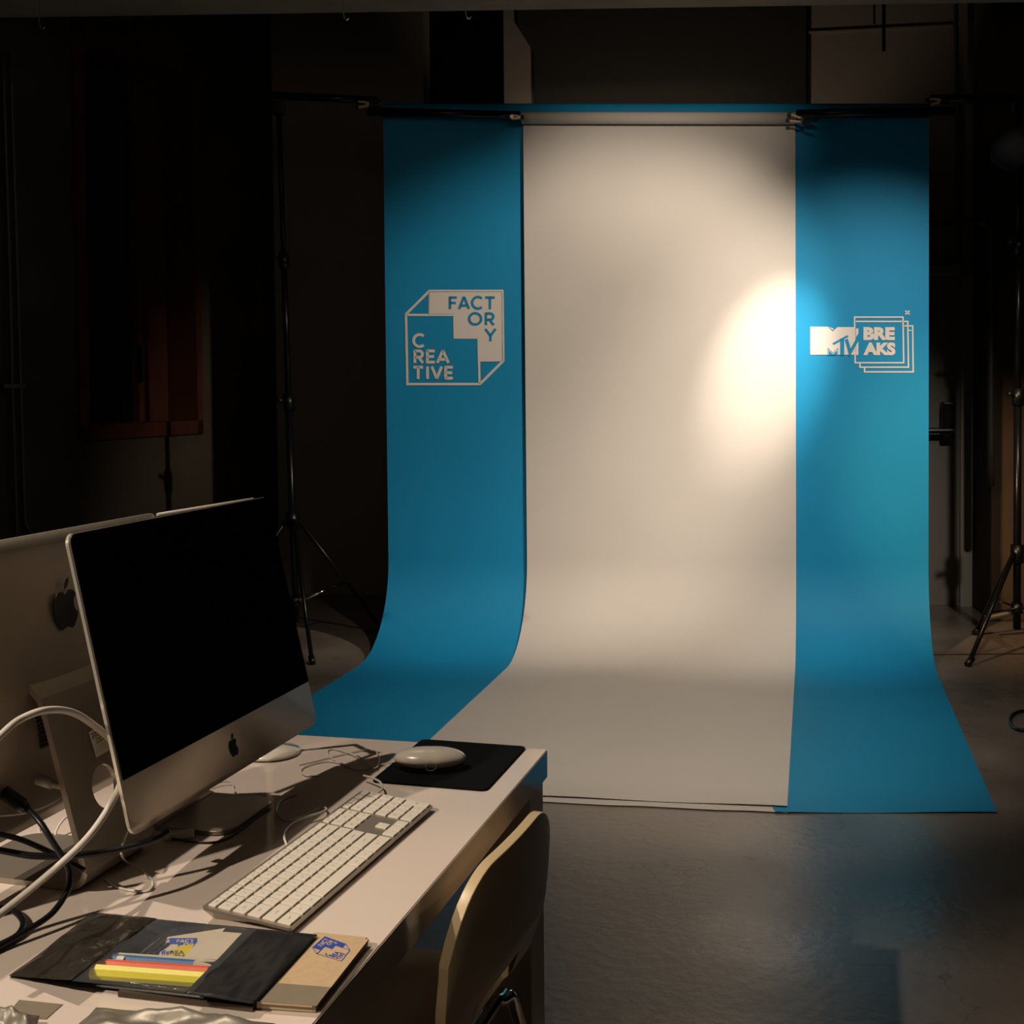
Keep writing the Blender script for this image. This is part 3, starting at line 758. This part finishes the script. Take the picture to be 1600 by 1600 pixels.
# ---------------------------------------------------------------- mouse and pad
pc = [PZ(659, 1159, DZ), PZ(819.5, 1166.5, DZ), PZ(761, 1237, DZ), PZ(581, 1225, DZ)]
mpc = sum(pc, Vector())/4
pm_ = Matrix.Translation(mpc) @ Matrix.Rotation(1.2998, 4, 'Z')
fm_ = prism(rrect(.236, .186, .010, 5), lambda x, y, d: pm_ @ Vector((x, y, .0004 + d)), .0030)
tag(obj('mouse_pad', fm_, M['blackmat']), 'black mouse pad at the far right corner of the desk', 'mouse pad')
ma = PZ(672, 1192, DZ + .012)
mouse = thing('computer_mouse', 'white oval wired mouse on the black pad', 'mouse', (ma.x, ma.y, DZ + .0036), 1.2998 + math.pi/2 + .25)
# local x along the mouse (cable end at +x)
bm = bmesh.new(); bmesh.ops.create_uvsphere(bm, u_segments=32, v_segments=20, radius=1)
for v in bm.verts:
    x, y, z = v.co; rr_ = math.hypot(y, z); x = math.copysign(abs(x)**1.0, x); q_ = (1-abs(x)**2.6)**.5/max(rr_, 1e-6) if rr_ > 1e-6 else 1; y *= q_; z *= q_
    s = 1 + .06*x
    v.co = Vector((x*.0575, y*.0305*s**.5, .0165 + (z*.0165 if z > 0 else z*.0145)))
    if abs(v.co.x) > .001: v.co.y *= 1 + .12*max(0, 1 - abs(x)*1.2)
body = obj('mouse_shell', bm, M['white_plastic'], mouse, True)
obj('scroll_ball', lathe([(.0001, -.003), (.0033, -.002), (.004, .0), (.0033, .002), (.0001, .003)], 16, Matrix.Translation((.028, 0, .0295))), M['white_plastic'], body, True)
for s in (-1, 1):
    c_ = Vector((-.004, s*.0345, .013)); 
    bm = tube([c_ + Vector((.0085*math.cos(a), -s*.0012*abs(math.sin(a))**2 if 0 else 0, .0065*math.sin(a))) for a in [k*math.pi/12 for k in range(25)]], .0004, 6)
    obj('side_button', bm, M['pages'], body)

# ---------------------------------------------------------------- cables
def cable(name, pts, r, m, label, cat='cable', k=7):
    o = tag(obj(name, tube(catmull(pts, k), r, 10), M[m], smooth=True), label, cat); return o
Z = lambda x, y, h=.002: PZ(x, y, DZ + h)
mw_ = mouse.matrix_basis if False else Matrix.Translation(mouse.location) @ Matrix.Rotation(mouse.rotation_euler.z, 4, 'Z')
mend = mw_ @ Vector((.056, 0, .010))
cable('mouse_cable', [mend, Z(598, 1194, .004), Z(588, 1196), Z(560, 1203, .002), Z(520, 1186), Z(512, 1174), Z(524, 1171), Z(560, 1182, .005), Z(584, 1200, .006), Z(592, 1190), Z(588, 1176), Z(572, 1172), Z(540, 1178), Z(490, 1190), Z(468, 1195)],
      .0012, 'cable_white', 'thin mouse cable coiled on the desk left of the black pad')
cable('cable_loop', [Z(500, 1213), Z(478, 1212), Z(470, 1205), Z(480, 1197), Z(512, 1190), Z(545, 1196)], .0012, 'cable_white', 'small cable loop in the shadow left of the mouse')
cable('keyboard_cable', [PZ(449, 1322, DZ+.008), Z(444, 1308, .009), Z(447, 1295, .010), Z(465, 1281, .010), Z(500, 1270, .009), Z(510, 1264, .006), Z(500, 1262, .003), Z(480, 1272, .002), Z(450, 1282), Z(432, 1270), Z(438, 1252), Z(462, 1241)],
      .0016, 'cable_white', 'white cable curling up from the keyboard back edge')
cable('keyboard_extension', [PZ(590, 1240, DZ+.008), Z(597, 1232, .010), Z(594, 1222, .012), Z(580, 1215, .012), Z(568, 1212, .010)], .0016, 'cable_white', 'short cable arching over the corner of the mouse pad')
cable('power_cable', [Z(330, 1229, .004), Z(346, 1222, .006), Z(362, 1222, .006), Z(366, 1235), Z(378, 1250), Z(400, 1257), Z(424, 1256)], .0013, 'cable_white', 'thin cable dropping below the right screen onto its foot')
cable('power_cable', [Z(268, 1311, .004), Z(310, 1316), Z(345, 1314), Z(375, 1298), Z(400, 1278), Z(424, 1262)], .0014, 'rubber', 'dark cable skirting the foot of the right computer')
A = lambda x, y, Y: PY(x, y, Y)
cable('white_cable', [A(-40, 1190, 1.30), A(0, 1150, 1.34), A(30, 1125, 1.38), A(70, 1110, 1.41), A(110, 1112, 1.46), A(145, 1132, 1.51), A(176, 1160, 1.545), A(193, 1190, 1.55), A(189, 1222, 1.525), A(170, 1262, 1.48), A(140, 1305, 1.44), A(100, 1345, 1.42), A(50, 1388, 1.40), A(0, 1428, 1.375), A(-40, 1462, 1.34)],
      .0042, 'cable_white', 'thick white cord looping in front of the left computer', 'cord')
c = cable('video_cable', [A(14, 1243, 1.50), A(40, 1262, 1.47), A(62, 1284, 1.45), A(84, 1318, 1.44), A(104, 1350, 1.435), A(109, 1378, 1.43), A(100, 1402, 1.42), A(78, 1430, 1.40), A(40, 1455, 1.375), A(0, 1478, 1.35), A(-40, 1500, 1.32)],
      .0036, 'rubber', 'black cable plugged into the left computer curving down to the desk edge')
pv = A(40, 1262, 1.47) - A(14, 1243, 1.50)
pb_ = bmesh.new(); ring_tube(pb_, [A(6, 1238, 1.505), A(8, 1239, 1.503), A(36, 1259, 1.475), A(44, 1265, 1.468)], [.006, .009, .0085, .004], 12)
obj('plug', pb_, M['black'], c, True)
cable('power_cable', [A(-30, 1300, 1.44), A(0, 1304, 1.455), A(30, 1311, 1.47), A(62, 1324, 1.48), A(95, 1340, 1.485), A(132, 1360, 1.49)], .0034, 'rubber', 'black cable crossing above the left computer foot and ending in a plug')
cable('power_cable', [A(-30, 1326, 1.45), A(0, 1329, 1.455), A(50, 1337, 1.46), A(110, 1337, 1.475), A(165, 1331, 1.50), A(215, 1320, 1.52), A(250, 1308, 1.535), A(262, 1300, 1.54), A(256, 1303, 1.56)], .0040, 'rubber', 'black cable running behind the white cord to the right computer')
cable('power_cable', [Z(-30, 1418, .005), Z(0, 1419, .005), Z(22, 1424, .005), Z(35, 1438, .005), Z(34, 1452, .005), Z(20, 1466, .005), Z(-30, 1490, .005)], .0036, 'rubber', 'black cable making a small bend at the left edge of the desk')
cable('thin_cable', [A(-20, 1272, 1.46), A(0, 1274, 1.47), A(40, 1270, 1.49), A(75, 1258, 1.51), A(100, 1243, 1.525), A(118, 1234, 1.535)], .0014, 'cable_white', 'thin cable hanging across the back of the left computer')
cable('thin_cable', [Z(86, 1312), Z(88, 1298, .01), Z(100, 1280, .02), Z(118, 1272, .02), Z(132, 1282, .015), Z(133, 1298, .01), Z(118, 1310), Z(95, 1314), Z(72, 1310), Z(61, 1298), Z(66, 1285), Z(40, 1278), Z(0, 1284), Z(-30, 1290)],
      .0017, 'cable_white', 'thin white cable looped on the desk behind the left computer stand')
cable('thin_cable', [A(182, 1246, 1.60), A(200, 1262, 1.59), A(204, 1285, 1.57), A(193, 1315, 1.55), A(190, 1335, 1.53), Z(200, 1348), Z(225, 1362), Z(238, 1378), Z(234, 1391), Z(210, 1392), Z(180, 1385), Z(163, 1374)],
      .0015, 'cable_white', 'thin white cable winding between the two computer stands')
pg = thing('cable_plug', 'white barrel plug in the back of the left computer', 'plug', A(62, 1219, 1.55))
bm = bmesh.new(); a0 = A(60, 1218, 1.555) - pg.location; a1 = A(82, 1225, 1.545) - pg.location; a2 = A(118, 1234, 1.535) - pg.location
ring_tube(bm, [a0, a1], .0068, 14); obj('plug_body', bm, M['cable_white'], pg, True)
bm = bmesh.new(); ring_tube(bm, [a1, a2], .0042, 12); obj('strain_relief', bm, M['cable_white'], pg, True)
# two small white plugs lying by the right computer foot
q = Z(280, 1311, .0); 
o = tag(obj('cable_adapter', box((0, 0, .006), (.040, .012, .010), .002, mtx=Matrix.Translation(q) @ Matrix.Rotation(.3, 4, 'Z')), M['cable_white']), 'small white connector at the near side of the right computer foot', 'connector')

# ---------------------------------------------------------------- desk lamp behind the right computer
lp = PZ(421, 1178, DZ)
lamp = thing('desk_lamp', 'slim white desk lamp with round base mostly hidden behind the right computer', 'lamp', (lp.x, lp.y, DZ))
obj('lamp_base', lathe([(.045, .0005), (.052, .003), (.050, .007), (.030, .013), (.012, .018), (.009, .028), (.0001, .030)], 40), M['white_plastic'], lamp, True)
htop = PY(428, 880, lp.y).z - DZ; hk = PY(388, 783, 2.02) - Vector((lp.x, lp.y, DZ))
obj('lamp_pole', tube([(0, 0, .02), (0, 0, htop)], .0052, 14), M['cable_white'], lamp, True)
ha = Vector((0, 0, htop)); hb_ = PY(247, 806, 1.86); hb_ = hb_ - Vector((lp.x, lp.y, DZ))
obj('lamp_arm', tube([ha, hk], .0045, 12), M['cable_white'], lamp, True)
obj('lamp_head', tube([hk + (hk-hb_).normalized()*.01, hb_], .0045, 12), M['cable_white'], lamp, True)

# ---------------------------------------------------------------- notebook, pencils, bag
nbp_ = [PZ(455, 1572, DZ+.010), PZ(500, 1572, DZ+.010), PZ(578, 1468, DZ+.010)]
def D(px, py, h): return PZ(px, py, DZ + h)
def quad_prism(cs, h0, h1, r=0.0):
    """cs: image corners laid on the plane h1 above the desk; the solid goes down to h0"""
    bm = bmesh.new(); t_ = [PZ(x, y, DZ + h1) for x, y in cs]
    a = [bm.verts.new(p) for p in t_]; b = [bm.verts.new(Vector((p.x, p.y, DZ + h0))) for p in t_]
    bm.faces.new(a); bm.faces.new(b[::-1])
    for i in range(len(a)): bm.faces.new((a[i], a[(i+1) % len(a)], b[(i+1) % len(a)], b[i]))
    if r: bmesh.ops.bevel(bm, geom=[e for e in bm.edges if abs((e.verts[0].co - e.verts[1].co).z) > (h1-h0)*.9], offset=r, segments=4, affect='EDGES')
    return bm
def patch(cs, h):
    bm = bmesh.new(); bm.faces.new([bm.verts.new(PZ(x, y, DZ + h)) for x, y in cs]); return bm
# corners of the whole notebook cover: far-right, near-right, near-left (under the bag), far-left (under the bag)
NBc = [(578, 1465), (494, 1572), (400, 1565), (490, 1456)]
nb_ = thing('notebook', 'kraft paper notebook with a blue printed logo, half under the plastic pouch', 'notebook', D(500, 1520, 0))
def wobj(name, bm, m, parent, smooth=False):
    return obj(name, bm, m, parent, smooth, world=True)
wobj('pages', quad_prism([(575, 1466), (493, 1570), (401, 1564), (491, 1457)], .0015, .0088), M['pages'], nb_)
wobj('back_cover', quad_prism(NBc, .0002, .0014, .004), M['kraft'], nb_)
wobj('front_cover', quad_prism(NBc, .0088, .0105, .004), M['kraft'], nb_)
wobj('spine_band', quad_prism([(517, 1542.5), (494.5, 1571.6), (400.5, 1564.6), (423, 1535)], .0104, .0108), M['kraft_dark'], nb_)
# logo on the cover (printed on its side): u = down the sheet in the photo's reading direction
def covermap(h):
    # logo frame: unit square (0..1, 0..1) in the logo's own upright orientation -> photo corners of the printed logo
    tl, tr, br, bl = (484, 1494), (519, 1460), (547, 1478), (537, 1501)
    TL, TR, BR, BL = (482, 1486), (508, 1463), (551, 1479), (533, 1502)
    def f(x, y):
        x, y = x/1000, y/1000
        p = Vector(TL)*(1-x)*(1-y) + Vector(TR)*x*(1-y) + Vector(BR)*x*y + Vector(BL)*(1-x)*y
        return PZ(p.x, p.y, DZ + h)
    return f
def logo(parent, f_lo, f_hi, m_fill, m_txt_on, m_line, sw_=22):
    g = lambda f: (lambda x, y: f((x-250)/1105*1000, (y-252)/1058*1000))
    a = g(f_lo); b = g(f_hi)
    bm = bmesh.new(); poly(bm, [(510, 255), (1345, 255), (1355, 1052), (1066, 1056), (1060, 795), (790, 795), (785, 520), (510, 520)], a)
    wobj('printed_shape', bm, m_fill, parent)
    bm = bmesh.new(); stroke(bm, [(250, 515), (515, 252), (1345, 252), (1355, 1045), (1090, 1310), (266, 1310)], sw_, b, True)
    stroke(bm, [(250, 524), (790, 524)], sw_, b); stroke(bm, [(1080, 1052), (1086, 1312)], sw_, b)
    glyphs(bm, [('C', 330, 742, 465, 890), ('R', 342, 925, 447, 1070), ('E', 485, 925, 577, 1070), ('A', 600, 925, 737, 1070),
            ('T', 333, 1110, 443, 1252), ('I', 480, 1110, 508, 1252), ('V', 538, 1110, 660, 1252), ('E', 693, 1110, 782, 1252)], 34, b)
    wobj('printed_outline', bm, m_line, parent)
    bm = bmesh.new(); glyphs(bm, [('F', 745, 318, 828, 458), ('A', 848, 315, 972, 458), ('C', 995, 315, 1128, 458), ('T', 1150, 318, 1258, 458),
            ('O', 962, 498, 1110, 640), ('R', 1150, 500, 1253, 640), ('Y', 1145, 682, 1275, 824)], 36, b)
    wobj('printed_lettering', bm, m_txt_on, parent)
logo(nb_, covermap(.0107), covermap(.0109), M['ink'], M['kraft'], M['ink'])
bk = quad_prism([(481, 1460), (395, 1573), (184, 1549), (300, 1452)], .0003, .0058)
bk_ = tag(obj('booklet', bk, M['booklet']), 'thin dark brown booklet lying under the plastic pouch', 'booklet')
# second card with the yellow logo, seen through the pouch window
HC = .0125
cd_ = thing('printed_card', 'cream card with a yellow printed logo inside the clear pouch window', 'card', D(290, 1480, 0))
wobj('card', quad_prism([(352, 1450), (312, 1500), (246, 1496), (262, 1464)], .0112, HC), M['cream'], cd_)
def yl(h):
    TL, TR, BR, BL = (252, 1466), (308, 1466), (306, 1500), (246, 1498)
    def f(x, y):
        x, y = x/1000, y/1000
        p = Vector(TL)*(1-x)*(1-y) + Vector(TR)*x*(1-y) + Vector(BR)*x*y + Vector(BL)*(1-x)*y
        return PZ(p.x, p.y, DZ + h)
    return f
logo(cd_, yl(HC+.0002), yl(HC+.0004), M['ink'], M['cream'], M['ink'])
bm = bmesh.new(); poly(bm, [(281, 1477), (303, 1476), (290, 1500), (258, 1497)], lambda x, y: PZ(x, y, DZ+HC+.0006)); wobj('yellow_block', bm, M['yellow'], cd_)
bm = bmesh.new(); text_bm(bm, 'REA', 266, 1485, 288, 1491, lambda x, y: PZ(x, y, DZ+HC+.0008), .02); text_bm(bm, 'TIVE', 272, 1492, 290, 1498, lambda x, y: PZ(x, y, DZ+HC+.0008), .02)
wobj('printed_words', bm, M['dark_ink'], cd_)
tag(obj('blank_card', quad_prism([(378, 1458), (340, 1499), (288, 1495), (324, 1454)], .0135, .0150), M['cream']), 'blank cream card standing out through the pouch window', 'card')
# pencils and markers in the window (along the pouch)
def pencil(name, pa, pb_, h, r, m, label, tip=True, n=6, z0=None):
    a = D(*pa, h); b = D(*pb_, h); t = thing(name, label, 'pencil', a)
    d = (b - a); L = d.length; d.normalize()
    wobj('barrel', tube([a, b - d*(r*4 if tip else 0)], r, n), M[m], t)
    if tip:
        bm = bmesh.new(); ring_tube(bm, [b - d*r*4, b], [r*.98, r*.25], n); wobj('tip', bm, M['cream'], t)
    wobj('end_cap', tube([a - d*.001, a + d*.002], r*1.02, n), M[m], t)
    return t
pencil('pencil', (177, 1492), (336, 1502), .0150, .0026, 'cream', 'white pencil, topmost of the row in the pouch')
p_ = pencil('pencil', (164, 1497), (330, 1509), .0152, .0046, 'pblue', 'blue pencil next below the white one in the pouch')
a = D(184, 1499, .0160); b = D(195, 1500, .0160); wobj('silver_ring', tube([a, b], .0038, 10), M['print_white'], p_)
pencil('pencil', (152, 1505), (326, 1517), .0152, .0046, 'orange', 'orange pencil between the blue and yellow ones in the pouch', False)
pencil('highlighter_pen', (146, 1518), (322, 1531), .0140, .0078, 'hi_yellow', 'thick bright yellow marker, lowest of the row in the pouch', False, 8)
# staples / clip strip
st = thing('binder_clip_strip', 'short strip of silver clips in the pouch window beside the yellow card', 'clips', D(240, 1480, 0))
for i in range(3):
    a = D(221 + i*7, 1491 + i*1.5, .0135); b = D(251 + i*6, 1467 + i*4, .0135)
    wobj('clip', tube([a, b], .0018, 8), M['chrome'], st)
# the pouch
pouch = thing('plastic_pouch', 'glossy black zip pouch with a clear window lying over the notebook', 'pouch', D(260, 1500, 0))
def film(name, cs, m, hs, nu=14, nv=10, amp=.0014, seed=1, thick=.00025):
    """bilinear crumpled film through four image corners, hs = corner heights"""
    rnd = random.Random(seed); ph = [rnd.uniform(0, 6.28) for _ in range(8)]
    bm = bmesh.new(); G = []
    A_, B_, C_, D_ = [D(x, y, h) for (x, y), h in zip(cs, hs)]
    for i in range(nu+1):
        u = i/nu; row = []
        for j in range(nv+1):
            v = j/nv
            p = A_*(1-u)*(1-v) + B_*u*(1-v) + C_*u*v + D_*(1-u)*v
            e = math.sin(math.pi*u)*math.sin(math.pi*v)
            wv = math.sin(9*u + 5*v + ph[0])*.5 + math.sin(17*u - 11*v + ph[1])*.3 + math.sin(29*v + 7*u + ph[2])*.25
            p = p + Vector((0, 0, amp*(1.2 + wv)*min(1, e*3 + .15)))
            row.append(bm.verts.new(p))
        G.append(row)
    for i in range(nu):
        for j in range(nv): bm.faces.new((G[i][j], G[i+1][j], G[i+1][j+1], G[i][j+1]))
    bmesh.ops.recalc_face_normals(bm, faces=bm.faces)
    r = bmesh.ops.extrude_face_region(bm, geom=list(bm.faces))
    for v in r['geom']:
        if isinstance(v, bmesh.types.BMVert): v.co.z -= thick
    return wobj(name, bm, m, pouch, True)
film('back_film', [(15, 1527), (150, 1427), (495, 1460), (395, 1568)], M['blackfilm'], [.001, .001, .0112, .0112], 30, 16, .0004, 3)
film('zip_end', [(14, 1526), (147, 1426), (245, 1436), (112, 1532)], M['greyfilm'], [.002, .003, .021, .023], 24, 20, .004, 4)
film('clear_window', [(112, 1533), (238, 1437), (402, 1452), (300, 1552)], M['clear'], [.023, .021, .021, .023], 24, 18, .0030, 5)
film('black_band', [(288, 1552), (388, 1450), (496, 1462), (398, 1569)], M['blackfilm'], [.0225, .0205, .0128, .0128], 22, 18, .0012, 6)
# silver film packets at the near edge
def foil(name, cs, hs, label, amp, seed):
    global pouch
    t = thing(name, label, 'packet', D(cs[0][0], cs[0][1], 0)); old = pouch; pouch = t
    film('film', cs, M['foil'], hs, 20, 16, amp, seed); pouch = old
    return t
foil('foil_packet', [(85, 1640), (150, 1576), (430, 1600), (420, 1680)], [.004, .010, .006, .004], 'crumpled silver film packet at the bottom of the frame below the pouch', .007, 11)
foil('foil_packet', [(-60, 1640), (-30, 1578), (62, 1588), (40, 1680)], [.004, .016, .016, .004], 'silver film packet at the bottom left corner of the frame', .006, 12)
tag(obj('paper_scrap', quad_prism([(8, 1588), (30, 1562), (98, 1569), (72, 1592)], .0003, .0008), M['kraft_dark']), 'small grey-brown paper scrap beside the bottom left foil', 'paper')

# ---------------------------------------------------------------- chair
CHZ = .735
cn = PZ(742, 1384, .735); cf = PZ(858, 1262, .735)
cu = Vector((cf.x-cn.x, cf.y-cn.y, 0)).normalized(); ca = math.atan2(cu.y, cu.x)
chair = thing('shell_chair', 'cream moulded shell chair pushed in at the right side of the desk', 'chair', (0, 0, 0))
cwid = .40
cm = Vector(((cn.x+cf.x)/2, (cn.y+cf.y)/2, 0)) + cu*.024
chair.location = cm; chair.rotation_euler = (0, 0, ca)
# local: x along the back (away from us), +y towards the desk (seat side)
def shell_pt(s, t_):
    """s 0..1 along profile from top of the back to the front of the seat, t_ -1..1 across"""
    prof = [(0.010, .735), (.015, .68), (.023, .62), (.034, .56), (.053, .505), (.095, .468), (.165, .452), (.25, .448), (.34, .452), (.42, .458), (.455, .445)]
    k = s*(len(prof)-1); i = min(int(k), len(prof)-2); f_ = k - i
    y = prof[i][0]*(1-f_) + prof[i+1][0]*f_; z = prof[i][1]*(1-f_) + prof[i+1][1]*f_
    return y, z
N1, N2 = 64, 28
bm = bmesh.new(); G = []
RC = .115
for i in range(N1+1):
    row = []
    for j in range(N2+1):
        t_ = -math.cos(math.pi*j/N2)*.25 + (-1 + 2*j/N2)*.75      # a little denser towards the edges
        s0 = i/N1
        xx = abs(t_)*cwid/2; over = max(0, xx - (cwid/2 - RC))/RC
        drop = .20*(1 - math.sqrt(max(0, 1 - min(over, .985)**2)))    # rounded top corners
        s = s0 + drop*max(0, 1 - s0/.34)
        y, z = shell_pt(s, 0)
        hw = cwid/2 * (1 - .10*math.exp(-((s0-.40)/.12)**2))
        if s0 > .92: hw -= .05*((s0-.92)/.08)**2
        wrap = .012*t_*t_*max(0, 1 - s0*2.1)
        dish = .012*(t_*t_-.5)*min(1, (s0-.45)*6) if s0 > .45 else 0
        row.append(bm.verts.new((t_*hw, y + wrap, z + dish)))
    G.append(row)
for i in range(N1):
    for j in range(N2):
        s = (i+.5)/N1
        if .35 < s < .42 and abs(j + .5 - N2/2) < N2*.20: continue      # hand slot low in the back
        bm.faces.new((G[i][j], G[i+1][j], G[i+1][j+1], G[i][j+1]))
for v in [v for v in bm.verts if not v.link_faces]: bm.verts.remove(v)
sh = obj('shell', bm, M['chair'], chair, True)
so = sh.modifiers.new('thickness', 'SOLIDIFY'); so.thickness = .015; so.offset = 0; so.use_even_offset = False
bv = sh.modifiers.new('round', 'BEVEL'); bv.width = .0015; bv.segments = 2; bv.limit_method = 'ANGLE'
ws = sh.modifiers.new('wn', 'WEIGHTED_NORMAL')
for sx, sy in ((-1, .09), (1, .09), (-1, .40), (1, .40)):
    o = obj('leg', tube(catmull([(sx*.09, sy*.6+.10, .430), (sx*.15, sy, .425), (sx*.185, sy + (-.02 if sy < .2 else .02), .38), (sx*.215, sy + (-.09 if sy < .2 else .05), .012)], 6), .0095, 12), M['chrome'], chair, True)
    obj('glide', tube([(sx*.2155, sy + (-.091 if sy < .2 else .0505), .001), (sx*.2155, sy + (-.091 if sy < .2 else .0505), .018)], .013, 12), M['black'], o, True)
obj('seat_frame', tube(catmull([(-.17, .09, .428), (0, .085, .430), (.17, .09, .428)], 6), .009, 12), M['chrome'], chair, True)
